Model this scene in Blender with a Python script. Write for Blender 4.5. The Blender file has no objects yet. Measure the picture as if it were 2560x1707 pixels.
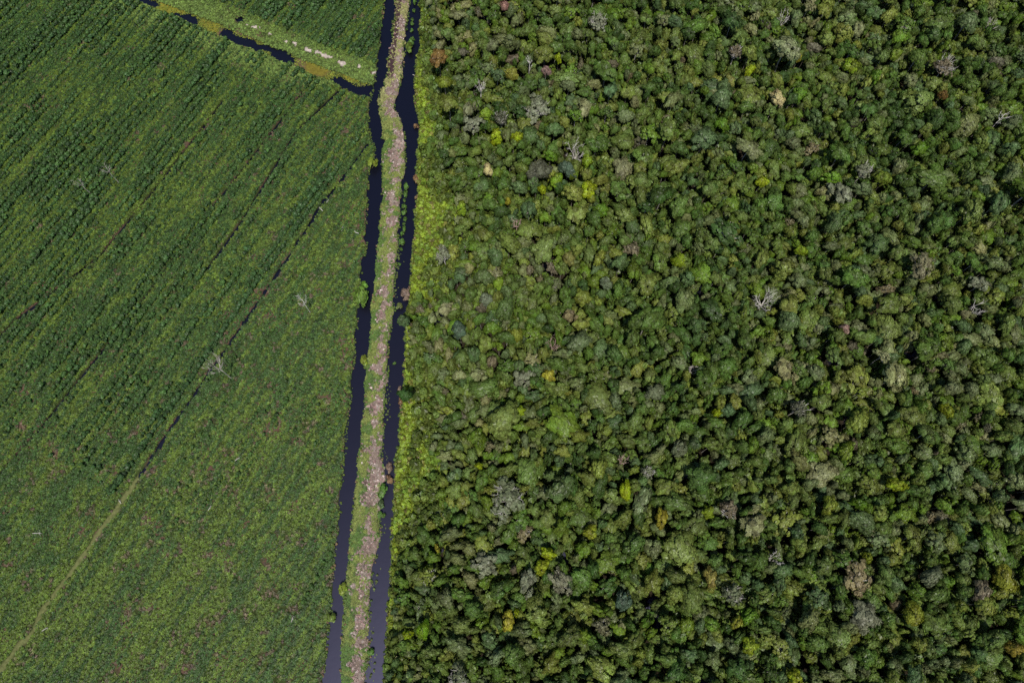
import bpy, math, random
import numpy as np

# ------------------------------------------------------------------ scene, camera, sky, sun
sc = bpy.context.scene
COL = sc.collection
CAM_H, TILT, FPX = 250.0, math.radians(20.0), 2560 * 24.0 / 36.0
cam_d = bpy.data.cameras.new("camera"); cam = bpy.data.objects.new("camera", cam_d); COL.objects.link(cam)
cam.location = (0, 0, CAM_H); cam.rotation_euler = (TILT, 0, 0)
cam_d.lens = 24; cam_d.sensor_width = 36; cam_d.clip_start = 1; cam_d.clip_end = 12000
sc.camera = cam
SUN_EL, SUN_AZ = math.radians(67), math.atan2(0.12, -0.99)      # azimuth from +Y towards +X
world = bpy.data.worlds.new("World"); sc.world = world; world.use_nodes = True
wn = world.node_tree.nodes; wl = world.node_tree.links
sky = wn.new("ShaderNodeTexSky"); sky.sky_type = 'NISHITA'; sky.sun_disc = False
sky.sun_elevation = SUN_EL; sky.sun_rotation = SUN_AZ; sky.air_density = 1.0; sky.dust_density = 0.6
bg = wn.get("Background") or wn.new("ShaderNodeBackground")
wl.new(sky.outputs[0], bg.inputs[0]); bg.inputs[1].default_value = 0.095
sun_d = bpy.data.lights.new("sun", 'SUN'); sun_d.energy = 4.35; sun_d.angle = math.radians(0.6); sun_d.color = (1.0, 0.955, 0.87)
sun = bpy.data.objects.new("sun", sun_d); COL.objects.link(sun); sun.location = (150, -300, 600)
sdir = (math.sin(SUN_AZ) * math.cos(SUN_EL), math.cos(SUN_AZ) * math.cos(SUN_EL), math.sin(SUN_EL))
from mathutils import Vector
sun.rotation_euler = Vector(sdir).to_track_quat('Z', 'Y').to_euler()
sc.view_settings.view_transform = 'Standard'; sc.view_settings.look = 'None'
sc.view_settings.exposure = 0.0; sc.view_settings.gamma = 1.0; sc.view_settings.use_curve_mapping = False
sc.render.engine = 'CYCLES'
cy = sc.cycles
cy.max_bounces = 4; cy.diffuse_bounces = 2; cy.glossy_bounces = 2; cy.transmission_bounces = 2
cy.caustics_reflective = False; cy.caustics_refractive = False; cy.use_denoising = False

rng = np.random.default_rng(11)
random.seed(5)

# ------------------------------------------------------------------ places: photo point -> point on the land
CT, ST = math.cos(TILT), math.sin(TILT)
def at(px, py, z=0.0):
    dx, dy = (px - 1280) / FPX, -(py - 853.5) / FPX
    wy, wz = dy * CT + ST, dy * ST - CT
    t = (z - CAM_H) / wz
    return np.array([dx * t, wy * t, z])
def seen(x, y, z=0.0):
    """where a point of the land shows in the photo, and its depth"""
    zz = z - CAM_H
    cyy = y * CT + zz * ST; cz = -y * ST + zz * CT
    d = -cz
    return 1280 + FPX * x / d, 853.5 - FPX * cyy / d, d
def inframe(x, y, z=0.0, m=90):
    px, py, d = seen(x, y, z)
    return (px > -m) & (px < 2560 + m) & (py > -m) & (py < 1707 + m)

_lat = {}
def vnoise(x, y, s, seed):
    if seed not in _lat: _lat[seed] = np.random.default_rng(seed).random((256, 256))
    L = _lat[seed]; x = np.asarray(x) / s + 1000.37; y = np.asarray(y) / s + 1000.71
    xi = np.floor(x).astype(int); yi = np.floor(y).astype(int); fx = x - xi; fy = y - yi
    fx = fx * fx * (3 - 2 * fx); fy = fy * fy * (3 - 2 * fy)
    a = L[xi & 255, yi & 255]; b = L[(xi + 1) & 255, yi & 255]; c = L[xi & 255, (yi + 1) & 255]; d = L[(xi + 1) & 255, (yi + 1) & 255]
    return (a * (1 - fx) + b * fx) * (1 - fy) + (c * (1 - fx) + d * fx) * fy
def fbm(x, y, s, seed, o=3):
    r, a, t = 0, 1.0, 0
    for k in range(o):
        r = r + a * vnoise(x, y, s / 2 ** k, seed + 17 * k); t += a; a *= 0.55
    return r / t
def sstep(a, b, x):
    t = np.clip((np.asarray(x) - a) / (b - a), 0, 1); return t * t * (3 - 2 * t)

def edge(pts):
    w = np.array([at(*p)[:2] for p in pts]); w = w[np.argsort(w[:, 1])]
    lo = w[1] + (w[0] - w[1]) / max(1e-6, abs(w[0] - w[1])[1]) * 0
    return w
# the four water edges of the two long canals
L1p = [(963,0),(959,39),(953,96),(948,135),(943,170),(936,218),(929,243),(922,276),(925,294),(922,310),(929,345),(937,363),(940,397),(938,409),(922,427),(922,455),(921,501),(917,542),(916,565),(914,593),(919,609),(915,634),(908,650),(905,673),(902,714),(912,735),(897,770),(894,818),(889,845),(889,887),(884,917),(880,956),(879,1002),(874,1020),(867,1082),(864,1135),(856,1215),(851,1273),(843,1347),(837,1404),(833,1466),(829,1508),(832,1545),(824,1561),(819,1618),(814,1680),(813,1707)]
L2p = [(986,0),(984,34),(978,92),(970,133),(967,161),(970,175),(964,195),(961,203),(963,214),(947,227),(944,248),(948,276),(954,310),(955,345),(960,350),(956,386),(953,400),(955,432),(956,469),(952,519),(948,560),(947,593),(942,620),(937,655),(938,680),(932,737),(926,770),(927,795),(923,864),(919,887),(906,900),(908,912),(917,928),(912,956),(911,990),(909,1025),(903,1054),(902,1112),(890,1162),(893,1185),(889,1215),(884,1245),(881,1296),(875,1337),(871,1398),(865,1439),(853,1466),(860,1489),(859,1531),(853,1577),(852,1634),(849,1680),(850,1707)]
R1p = [(1028,0),(1022,34),(1018,64),(1015,99),(1012,147),(1007,184),(1000,223),(989,260),(986,271),(998,287),(1007,310),(1012,333),(1016,360),(1014,388),(1016,404),(1014,432),(1007,455),(1005,478),(1002,524),(1000,558),(998,593),(995,627),(992,650),(990,680),(987,714),(985,744),(988,775),(978,829),(972,859),(971,910),(970,944),(966,967),(965,1013),(963,1030),(962,1054),(958,1112),(956,1153),(966,1162),(970,1195),(964,1222),(956,1245),(954,1291),(948,1303),(953,1330),(954,1347),(945,1381),(934,1416),(930,1462),(929,1496),(926,1542),(922,1588),(928,1623),(926,1646),(918,1669),(915,1707)]
R2p = [(1050,0),(1044,18),(1055,34),(1048,76),(1051,119),(1044,138),(1039,170),(1036,218),(1036,253),(1044,287),(1048,310),(1049,345),(1042,384),(1044,404),(1041,425),(1040,443),(1044,457),(1044,478),(1038,524),(1037,570),(1033,611),(1028,650),(1024,724),(1022,756),(1017,790),(1013,838),(1012,887),(1010,944),(1008,990),(1000,1030),(997,1112),(990,1140),(988,1162),(985,1227),(981,1296),(978,1342),(978,1404),(976,1455),(970,1503),(966,1572),(962,1641),(959,1707)]
E = [edge(p) for p in (L1p, L2p, R1p, R2p)]
def ex(k, y):
    """x of canal edge k (0..3 from the field to the forest) at land y; runs straight on beyond the frame"""
    w = E[k]; y = np.asarray(y, float)
    v = np.interp(y, w[:, 1], w[:, 0])
    sl = (E[0][-1, 0] - E[0][0, 0]) / (E[0][-1, 1] - E[0][0, 1])
    v = np.where(y < w[0, 1], w[0, 0] + (y - w[0, 1]) * sl, v)
    v = np.where(y > w[-1, 1], w[-1, 0] + (y - w[-1, 1]) * sl, v)
    return v
def poly_sd(x, y, P):
    """signed distance, positive inside"""
    P = np.asarray(P); n = len(P); ins = np.zeros(x.shape, bool); dm = np.full(x.shape, 1e9)
    for i in range(n):
        a, b = P[i], P[(i + 1) % n]
        c = ((a[1] > y) != (b[1] > y)) & (x < (b[0] - a[0]) * (y - a[1]) / (b[1] - a[1] + 1e-12) + a[0]); ins ^= c
        ab = b - a; t = np.clip(((x - a[0]) * ab[0] + (y - a[1]) * ab[1]) / (ab @ ab + 1e-12), 0, 1)
        dm = np.minimum(dm, np.hypot(x - a[0] - t * ab[0], y - a[1] - t * ab[1]))
    return np.where(ins, dm, -dm)
def line_d(x, y, W):
    dm = np.full(x.shape, 1e9); side = np.zeros(x.shape); par = np.zeros(x.shape); acc = 0.0
    for a, b in zip(W[:-1], W[1:]):
        ab = b - a; L = math.hypot(*ab); t = np.clip(((x - a[0]) * ab[0] + (y - a[1]) * ab[1]) / (L * L), 0, 1)
        d = np.hypot(x - a[0] - t * ab[0], y - a[1] - t * ab[1]); s = ab[0] * (y - a[1]) - ab[1] * (x - a[0])
        m = d < dm; dm = np.where(m, d, dm); side = np.where(m, s, side); par = np.where(m, acc + t * L, par); acc += L
    return dm, np.sign(side), par
def zp(pts, ox, oy, s): return [(ox + a / s, oy + b / s) for a, b in pts]
def land(pts): return np.array([at(*p)[:2] for p in pts])
# overgrown side canal: its bed, and the pools of open water in it
CH = land(zp([(-260,-120),(60,20),(250,110),(400,150),(580,230),(680,290),(820,345),(1000,430),(1200,495),(1330,545),(1540,620),(1750,750),(1910,780),(2050,850),(2150,905),(2360,960),(2370,850),(2200,790),(2000,705),(1850,660),(1650,585),(1530,530),(1350,455),(1160,375),(960,290),(760,205),(560,130),(400,75),(210,5),(-200,-200)], 340, 0, 3.92))
POOLS = [land(zp(p, 340, 0, 3.92)) for p in (
    [(-120,-110),(60,-20),(200,20),(215,45),(180,50),(90,22),(-140,-70)],
    [(390,130),(440,148),(500,140),(560,165),(595,195),(590,230),(540,215),(480,190),(440,160)],
    [(870,285),(940,310),(950,340),(1020,370),(1150,395),(1165,430),(1210,455),(1270,435),(1320,465),(1345,492),(1300,485),(1240,470),(1195,495),(1130,450),(1060,435),(1000,425),(940,385),(895,345),(825,345)],
    [(1345,480),(1420,485),(1490,520),(1545,585),(1540,615),(1470,600),(1400,575),(1325,535),(1350,500)],
    [(1915,775),(2010,760),(2060,800),(2130,830),(2190,860),(2260,835),(2352,855),(2395,850),(2395,955),(2140,905),(2050,850),(1950,795)],
    [(980,185),(1015,175),(1060,180),(1040,205),(1000,205)],
    [(1050,45),(1080,25),(1110,35),(1070,55)])]
SANDS = [(1090,240,15,9),(1175,265,34,17),(1315,330,16,14),(1425,378,8,6),(1470,402,22,12),(1560,420,24,14),(1575,440,26,12),(1700,495,45,18),(1770,512,28,16),(1830,530,42,20),(1905,555,20,10),(2010,615,55,20),(2190,655,18,14),(2345,700,14,40)]
DITCHp = [(919,361),(893,396),(838,470),(808,502),(766,574),(718,646),(656,739),(578,852),(554,889),(524,926),(497,971),(442,1049),(415,1086),(388,1131),(349,1189),(306,1253),(255,1321),(217,1376),(170,1444),(106,1525),(85,1576),(47,1614),(0,1678),(-60,1740)]
DITCH = land(DITCHp); NDITCH = 15
FUR = [land(p) for p in ([(757,230),(610,420),(459,608),(384,716),(252,882),(99,1073),(-40,1230)], [(560,250),(390,470),(250,640),(40,800),(-60,900)], [(860,215),(740,330),(600,560),(520,670)])]
rd = DITCH[10] - DITCH[0]; rd = rd / math.hypot(*rd); rn = np.array([rd[1], -rd[0]])          # along and across the planted rows
if rn[0] > 0: rn = -rn
WATER_Z = -0.5

# ------------------------------------------------------------------ materials
def mat(name):
    m = bpy.data.materials.new(name); m.use_nodes = True; m.node_tree.nodes.clear()
    o = m.node_tree.nodes.new("ShaderNodeOutputMaterial"); return m, m.node_tree.nodes, m.node_tree.links, o
def leaf_material(name, trans=0.24, gloss=0.02, var=0.95, warm=0.9):
    m, n, l, o = mat(name)
    t = n.new("ShaderNodeAttribute"); t.attribute_type = 'INSTANCER'; t.attribute_name = "tint"
    v = n.new("ShaderNodeAttribute"); v.attribute_type = 'GEOMETRY'; v.attribute_name = "lv"
    mr = n.new("ShaderNodeMapRange"); mr.inputs[3].default_value = 1 - var * 0.55; mr.inputs[4].default_value = 1 + var * 0.55
    l.new(v.outputs["Fac"], mr.inputs[0])
    mul = n.new("ShaderNodeVectorMath"); mul.operation = 'SCALE'; l.new(t.outputs["Color"], mul.inputs[0]); l.new(mr.outputs[0], mul.inputs["Scale"])
    ho = n.new("ShaderNodeAttribute"); ho.attribute_type = 'GEOMETRY'; ho.attribute_name = "lh"
    hm = n.new("ShaderNodeMapRange"); hm.inputs[3].default_value = 0.5 - 0.022 * warm; hm.inputs[4].default_value = 0.5 + 0.016 * warm
    l.new(ho.outputs["Fac"], hm.inputs[0])
    hs = n.new("ShaderNodeHueSaturation"); l.new(mul.outputs[0], hs.inputs["Color"]); l.new(hm.outputs[0], hs.inputs["Hue"])
    d = n.new("ShaderNodeBsdfDiffuse"); tr = n.new("ShaderNodeBsdfTranslucent"); g = n.new("ShaderNodeBsdfGlossy"); g.inputs["Roughness"].default_value = 0.45
    g.inputs["Color"].default_value = (1, 1, 1, 1)
    l.new(hs.outputs[0], d.inputs[0]); l.new(hs.outputs[0], tr.inputs[0])
    a = n.new("ShaderNodeMixShader"); a.inputs[0].default_value = trans; l.new(d.outputs[0], a.inputs[1]); l.new(tr.outputs[0], a.inputs[2])
    b = n.new("ShaderNodeMixShader"); b.inputs[0].default_value = gloss; l.new(a.outputs[0], b.inputs[1]); l.new(g.outputs[0], b.inputs[2])
    l.new(b.outputs[0], o.inputs[0]); return m
def bark_material(name, c0, c1, scale=1.2):
    m, n, l, o = mat(name)
    tc = n.new("ShaderNodeTexCoord"); mp = n.new("ShaderNodeMapping"); mp.inputs["Scale"].default_value = (1, 1, 0.3); l.new(tc.outputs["Object"], mp.inputs[0])
    ns = n.new("ShaderNodeTexNoise"); ns.inputs["Scale"].default_value = scale; ns.inputs["Detail"].default_value = 3; l.new(mp.outputs[0], ns.inputs[0])
    r = n.new("ShaderNodeValToRGB"); r.color_ramp.elements[0].color = (*c0, 1); r.color_ramp.elements[1].color = (*c1, 1)
    r.color_ramp.elements[0].position = 0.32; r.color_ramp.elements[1].position = 0.68; l.new(ns.outputs[0], r.inputs[0])
    d = n.new("ShaderNodeBsdfDiffuse"); l.new(r.outputs[0], d.inputs[0]); l.new(d.outputs[0], o.inputs[0]); return m
M_leaf = leaf_material("broad_leaves"); M_grass = leaf_material("undergrowth_blades", 0.2, 0.02, 0.9, 0.9)
M_bark = bark_material("pale_bark", (0.22, 0.2, 0.17), (0.42, 0.4, 0.36)); M_dark = bark_material("grey_brown_bark", (0.12, 0.1, 0.08), (0.28, 0.25, 0.21))
M_white = bark_material("bleached_wood", (0.36, 0.33, 0.30), (0.62, 0.58, 0.54)); M_grey = bark_material("weathered_wood", (0.28, 0.25, 0.21), (0.5, 0.46, 0.41))
M_pink = bark_material("pinkish_dead_wood", (0.3, 0.19, 0.16), (0.5, 0.36, 0.32))

def ground_material():
    m, n, l, o = mat("peat_and_litter")
    a = n.new("ShaderNodeAttribute"); a.attribute_type = 'GEOMETRY'; a.attribute_name = "soil"
    tc = n.new("ShaderNodeTexCoord")
    ns = n.new("ShaderNodeTexNoise"); ns.inputs["Scale"].default_value = 0.9; ns.inputs["Detail"].default_value = 6; ns.inputs["Roughness"].default_value = 0.65; l.new(tc.outputs["Object"], ns.inputs[0])
    mr = n.new("ShaderNodeMapRange"); mr.inputs[1].default_value = 0.25; mr.inputs[2].default_value = 0.75; mr.inputs[3].default_value = 0.55; mr.inputs[4].default_value = 1.45; l.new(ns.outputs[0], mr.inputs[0])
    mu = n.new("ShaderNodeVectorMath"); mu.operation = 'SCALE'; l.new(a.outputs["Color"], mu.inputs[0]); l.new(mr.outputs[0], mu.inputs["Scale"])
    bp = n.new("ShaderNodeBump"); bp.inputs["Strength"].default_value = 0.6; bp.inputs["Distance"].default_value = 0.25; l.new(ns.outputs[0], bp.inputs["Height"])
    d = n.new("ShaderNodeBsdfDiffuse"); d.inputs["Roughness"].default_value = 0.8; l.new(mu.outputs[0], d.inputs[0]); l.new(bp.outputs[0], d.inputs["Normal"])
    l.new(d.outputs[0], o.inputs[0]); return m
def water_material():
    m, n, l, o = mat("black_peat_water")
    tc = n.new("ShaderNodeTexCoord"); ns = n.new("ShaderNodeTexNoise"); ns.inputs["Scale"].default_value = 0.35; ns.inputs["Detail"].default_value = 4; l.new(tc.outputs["Object"], ns.inputs[0])
    bp = n.new("ShaderNodeBump"); bp.inputs["Strength"].default_value = 0.12; bp.inputs["Distance"].default_value = 0.12; l.new(ns.outputs[0], bp.inputs["Height"])
    p = n.new("ShaderNodeBsdfPrincipled"); p.inputs["Base Color"].default_value = (0.0008, 0.0012, 0.003, 1); p.inputs["IOR"].default_value = 1.64; p.inputs["Specular Tint"].default_value = (0.64, 0.63, 1.0, 1)  # violet specular tint and raised IOR imitate cloudy sky mirrored in the water
    p.inputs["Roughness"].default_value = 0.36; l.new(bp.outputs[0], p.inputs["Normal"]); l.new(p.outputs[0], o.inputs[0]); return m
M_ground, M_water = ground_material(), water_material()

# ------------------------------------------------------------------ mesh helpers
def new_mesh(name, V, F, mats, mi=None, attrs=None, smooth=False):
    """V (n,3); F list of arrays (k, 3 or 4)"""
    me = bpy.data.meshes.new(name); V = np.asarray(V, np.float32)
    Fs = F if isinstance(F, list) else [F]
    lo = np.concatenate([f.reshape(-1) for f in Fs]).astype(np.int32)
    tot = np.concatenate([np.full(len(f), f.shape[1]) for f in Fs]); st = np.concatenate([[0], np.cumsum(tot)[:-1]]).astype(np.int32)
    me.vertices.add(len(V)); me.vertices.foreach_set("co", V.reshape(-1))
    me.loops.add(len(lo)); me.loops.foreach_set("vertex_index", lo)
    me.polygons.add(len(tot)); me.polygons.foreach_set("loop_start", st)
    try: me.polygons.foreach_set("loop_total", tot.astype(np.int32))
    except Exception: pass
    for m in mats: me.materials.append(m)
    if mi is not None: me.polygons.foreach_set("material_index", np.asarray(mi, np.int32))
    if smooth: me.polygons.foreach_set("use_smooth", np.ones(len(tot), bool))
    for nm, (typ, dom, data) in (attrs or {}).items():
        at_ = me.attributes.new(nm, typ, dom)
        key = "color" if typ == 'FLOAT_COLOR' else ("vector" if typ == 'FLOAT_VECTOR' else "value")
        at_.data.foreach_set(key, np.asarray(data, np.int32 if typ == 'INT' else np.float32).reshape(-1))
    me.update(calc_edges=True); return me
def add(name, me, parent=None, label=None, cat=None, group=None, kind=None, loc=None, tint=None):
    o = bpy.data.objects.new(name, me); COL.objects.link(o)
    if parent is not None: o.parent = parent
    if loc is not None: o.location = loc
    if label: o["label"] = label
    if cat: o["category"] = cat
    if group: o["group"] = group
    if kind: o["kind"] = kind
    if tint is not None: o["tint"] = [float(c) for c in tint]
    return o

def tube(pts, rad, sides=6):
    pts = np.asarray(pts, float); n = len(pts); V = []
    ang = np.arange(sides) * 2 * math.pi / sides
    for i in range(n):
        d = pts[min(i + 1, n - 1)] - pts[max(i - 1, 0)]; d = d / (np.linalg.norm(d) + 1e-9)
        a = np.cross(d, [0.31, 0.87, 0.11]); a /= np.linalg.norm(a) + 1e-9; b = np.cross(d, a)
        V.append(pts[i] + rad[i] * (np.cos(ang)[:, None] * a + np.sin(ang)[:, None] * b))
    V = np.concatenate(V); F = []
    for i in range(n - 1):
        for k in range(sides): F.append((i * sides + k, i * sides + (k + 1) % sides, (i + 1) * sides + (k + 1) % sides, (i + 1) * sides + k))
    c = len(V); V = np.vstack([V, pts[-1:]]); T = [((n - 1) * sides + k, (n - 1) * sides + (k + 1) % sides, c) for k in range(sides)]
    return V, np.array(F, int).reshape(-1, 4), np.array(T, int).reshape(-1, 3)
def join(parts):
    V, Q, T, o = [], [], [], 0
    for v, q, t in parts: V.append(v); Q.append(q + o); T.append(t + o); o += len(v)
    return np.concatenate(V), np.concatenate(Q), np.concatenate(T)
def leaves(P, N, size, r, asp=1.5):
    """a quad leaf (or spray of leaves) at each point P, facing N"""
    n = len(P); N = N / (np.linalg.norm(N, axis=1, keepdims=True) + 1e-9)
    R = r.normal(size=(n, 3)); A = np.cross(N, R); A /= np.linalg.norm(A, axis=1, keepdims=True) + 1e-9; B = np.cross(N, A)
    s = np.asarray(size).reshape(-1, 1) * 0.5
    A = A * s * asp; B = B * s
    V = np.stack([P - A, P - 0.15 * A + B, P + A, P - 0.15 * A - B], 1).reshape(-1, 3)
    F = np.arange(4 * n).reshape(n, 4); return V, F
def rand_dirs(n, r):
    d = r.normal(size=(n, 3)); return d / np.linalg.norm(d, axis=1, keepdims=True)

def crown_leaves(seed, R=3.5, hz=2.4, clumps=30, per=90, leaf=0.34, rc=0.3, low=-0.35, hollow=0.72, asp=1.5, squash=0.75, stand=0.5):
    r = np.random.default_rng(seed); P, N, C = [], [], []
    lob = r.uniform(0, 2 * math.pi, 3); am = r.uniform(0.08, 0.32, 3)
    k = 0; pts = []
    for _ in range(clumps * 12):
        d = rand_dirs(1, r)[0]
        if d[2] < low: continue
        a = math.atan2(d[1], d[0]); f = 1 + am[0] * math.sin(2 * a + lob[0]) + am[1] * math.sin(3 * a + lob[1]) + am[2] * math.sin(5 * a + lob[2])
        c = d * r.uniform(hollow, 1.0) * np.array([R * f, R * f, hz]) * (1 - rc * 0.6)
        if any(np.linalg.norm((c - q) / np.array([1, 1, .8])) < R * rc * 0.72 for q in pts): continue
        pts.append(c); k += 1
        if k >= clumps: break
    for c in pts:
        q = R * rc * r.uniform(0.75, 1.25); n = max(8, int(per * (q / (R * rc)) ** 2))
        d = rand_dirs(n, r); d[:, 2] = np.where(d[:, 2] < -0.35, -d[:, 2], d[:, 2])
        P.append(c + d * q * r.uniform(0.7, 1.08, (n, 1)) * np.array([1, 1, squash]))
        od = c / np.array([R, R, hz]); od = od / (np.linalg.norm(od) + 1e-9)
        N.append(d * 0.62 + od * stand + np.array([0, 0, 0.12]) + r.normal(size=(n, 3)) * 0.24); C.append(np.full(n, r.random()))
    P, N, C = np.concatenate(P), np.concatenate(N), np.concatenate(C)
    V, F = leaves(P, N, leaf * r.uniform(0.7, 1.35, len(P)), r, asp)
    lv = np.clip(0.5 + (C - 0.5) * 0.7 + r.normal(size=len(P)) * 0.24, 0, 1); lh = np.clip(C * 0.6 + r.random(len(P)) * 0.4, 0, 1)
    return V, F, lv, lh, np.array(pts)

def limbs_for(pts, base, r, k=5, r0=0.11, reach=0.9):
    """pale limbs from the trunk top to some clumps"""
    out = []; idx = r.permutation(len(pts))[:k]
    for i in idx:
        e = base + (pts[i] - base) * r.uniform(reach - 0.1, reach + 0.1); m = base * 0.5 + e * 0.5 + np.array([0, 0, -0.35]) + r.normal(size=3) * 0.2
        out.append(tube([base, m, e], [r0, r0 * 0.7, r0 * 0.35], 5))
    return out

TREE_H0 = 15.0
FORMS = []      # each: name, crown (V,F,lv,lh), wood tube parts, bark
def make_form(name, seed, bark, cz=12.2, trunk_r=0.17, nlimb=5, **kw):
    V, F, lv, lh, pts = crown_leaves(seed, **kw); r = np.random.default_rng(seed + 999)
    V = V + np.array([0, 0, cz]); pts = pts + np.array([0, 0, cz])
    wob = r.normal(size=(4, 2)) * 0.18
    tr = tube([[0, 0, -0.3], [wob[0, 0], wob[0, 1], 4], [wob[1, 0], wob[1, 1], 8], [wob[2, 0] * .6, wob[2, 1] * .6, cz - 0.8], [0, 0, cz + 0.6]], [trunk_r * 1.5, trunk_r, trunk_r * 0.85, trunk_r * 0.7, trunk_r * 0.4], 6)
    pale = bark in (M_white, M_grey)
    lb = limbs_for(pts, np.array([wob[2, 0] * .6, wob[2, 1] * .6, cz - 1.2]), r, nlimb, 0.15 if pale else 0.11, 1.12 if pale else 0.9)
    crown_me = new_mesh(name + "_crown", V, F, [M_leaf], None, {"lv": ('FLOAT', 'FACE', lv), "lh": ('FLOAT', 'FACE', lh)})
    wv, wq, wt = join([tr] + lb); trunk_me = new_mesh(name + "_trunk", wv, [wq, wt], [bark], smooth=True)
    # the whole tree in one mesh, for the far mass of the forest
    AV = np.vstack([V, wv]); n0 = len(V); nf = len(F)
    AF = [np.vstack([F, wq + n0]), wt + n0]; nq = len(wq); nt = len(wt)
    z = np.zeros(nq + nt)
    whole = new_mesh(name, AV, AF, [M_leaf, bark], np.concatenate([np.zeros(nf), np.ones(nq + nt)]), {"lv": ('FLOAT', 'FACE', np.concatenate([lv, z])), "lh": ('FLOAT', 'FACE', np.concatenate([lh, z]))})
    FORMS.append(dict(name=name, crown=crown_me, trunk=trunk_me, whole=whole))
# dense domes
make_form("dome_tree_a", 1, M_bark, clumps=47, per=52, leaf=0.48, rc=0.241)
make_form("dome_tree_b", 2, M_dark, clumps=36, per=74, leaf=0.45, rc=0.284, hz=2.9)
make_form("dome_tree_c", 3, M_bark, clumps=58, per=43, leaf=0.48, rc=0.215, hz=2.2)
make_form("dome_tree_d", 4, M_dark, clumps=42, per=68, leaf=0.40, rc=0.258, hz=3.1)
# open, tufted crowns with the limbs showing
make_form("tufted_tree_e", 5, M_bark, clumps=56, per=26, leaf=0.61, rc=0.172, hz=2.3, nlimb=9, asp=1.9, hollow=0.6)
make_form("tufted_tree_f", 6, M_bark, clumps=42, per=29, leaf=0.66, rc=0.189, hz=2.6, nlimb=8, asp=2.0, hollow=0.55)
make_form("tufted_tree_g", 7, M_white, clumps=47, per=24, leaf=0.53, rc=0.163, hz=2.0, nlimb=11, hollow=0.65)
# narrow and tall
make_form("narrow_tree_h", 8, M_bark, clumps=39, per=55, leaf=0.48, rc=0.292, hz=4.8, low=-0.8, cz=10.8)
make_form("narrow_tree_i", 9, M_dark, clumps=30, per=62, leaf=0.45, rc=0.310, hz=4.2, low=-0.7, cz=11.2)
# several-headed, lobed
make_form("lobed_tree_j", 10, M_dark, clumps=16, per=142, leaf=0.48, rc=0.361, hz=2.4, squash=0.8)
make_form("lobed_tree_k", 12, M_bark, clumps=12, per=161, leaf=0.45, rc=0.396, hz=2.2, squash=0.85)
# flat-topped
make_form("flat_tree_l", 13, M_bark, clumps=56, per=49, leaf=0.48, rc=0.215, hz=1.35, low=-0.15, cz=13.2, nlimb=7)
# thin grey crown
make_form("sparse_tree_m", 14, M_white, clumps=64, per=12, leaf=0.48, rc=0.146, hz=2.4, nlimb=18, hollow=0.5)
make_form("sparse_tree_n", 15, M_grey, clumps=56, per=16, leaf=0.45, rc=0.155, hz=2.7, nlimb=16, hollow=0.5)
DOME, TUFT, NARROW, LOBED, FLAT, SPARSE = [0, 1, 2, 3], [4, 5, 6], [7, 8], [9, 10], [11], [12, 13]

def small_bush(name, seed, n=170, R=1.0, hz=1.2, leaf=0.32, m=None, asp=1.6):
    V, F, lv, lh, _ = crown_leaves(seed, R=R, hz=hz, clumps=9, per=n // 9, leaf=leaf, rc=0.45, low=-0.3, asp=asp)
    V = V + np.array([0, 0, hz * 0.8]); return new_mesh(name, V, F, [m or M_leaf], None, {"lv": ('FLOAT', 'FACE', lv), "lh": ('FLOAT', 'FACE', lh)})
def tuft(name, seed, n=26, R=0.6, h=0.7, w=0.16, up=0.5):
    """arching blades from a root"""
    r = np.random.default_rng(seed); V, F = [], []
    for i in range(n):
        a = r.uniform(0, 2 * math.pi); d = np.array([math.cos(a), math.sin(a), 0]); s = np.array([-d[1], d[0], 0]) * w * r.uniform(.6, 1.3)
        b = np.array([r.normal() * R * .3, r.normal() * R * .3, 0]); hh = h * r.uniform(.5, 1.2); rr = R * r.uniform(.4, 1.1)
        m = b + d * rr * 0.5 + np.array([0, 0, hh]); e = b + d * rr + np.array([0, 0, hh * up])
        k = len(V); V += [b - s * .5, b + s * .5, m + s, m - s, e]; F.append((k, k + 1, k + 2, k + 3)); F.append((k + 3, k + 2, k + 4, k + 4))
    V = np.array(V); Q = np.array([f for f in F if f[2] != f[3]]); T = np.array([f[:3] for f in F if f[2] == f[3]])
    lv = r.random(n); return new_mesh(name, V, [Q, T], [M_grass], None, {"lv": ('FLOAT', 'FACE', np.concatenate([lv, lv])), "lh": ('FLOAT', 'FACE', np.concatenate([lv[::-1], lv[::-1]]))})
BUSH = [small_bush("leafy_bush_%s" % "abcd"[i], 40 + i, n=[170, 200, 150, 180][i], R=1.0, hz=[1.1, 1.4, 0.9, 1.2][i]) for i in range(4)]
SAP = [small_bush("sapling_crown_%s" % "abcd"[i], 60 + i, n=190, R=1.0, hz=[1.5, 1.8, 1.3, 1.6][i], leaf=0.36) for i in range(4)]
TUFT_ME = [tuft("grass_tuft_%s" % "abcd"[i], 80 + i, n=[26, 30, 22, 28][i], h=[.7, .6, .8, .5][i]) for i in range(4)]

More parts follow.
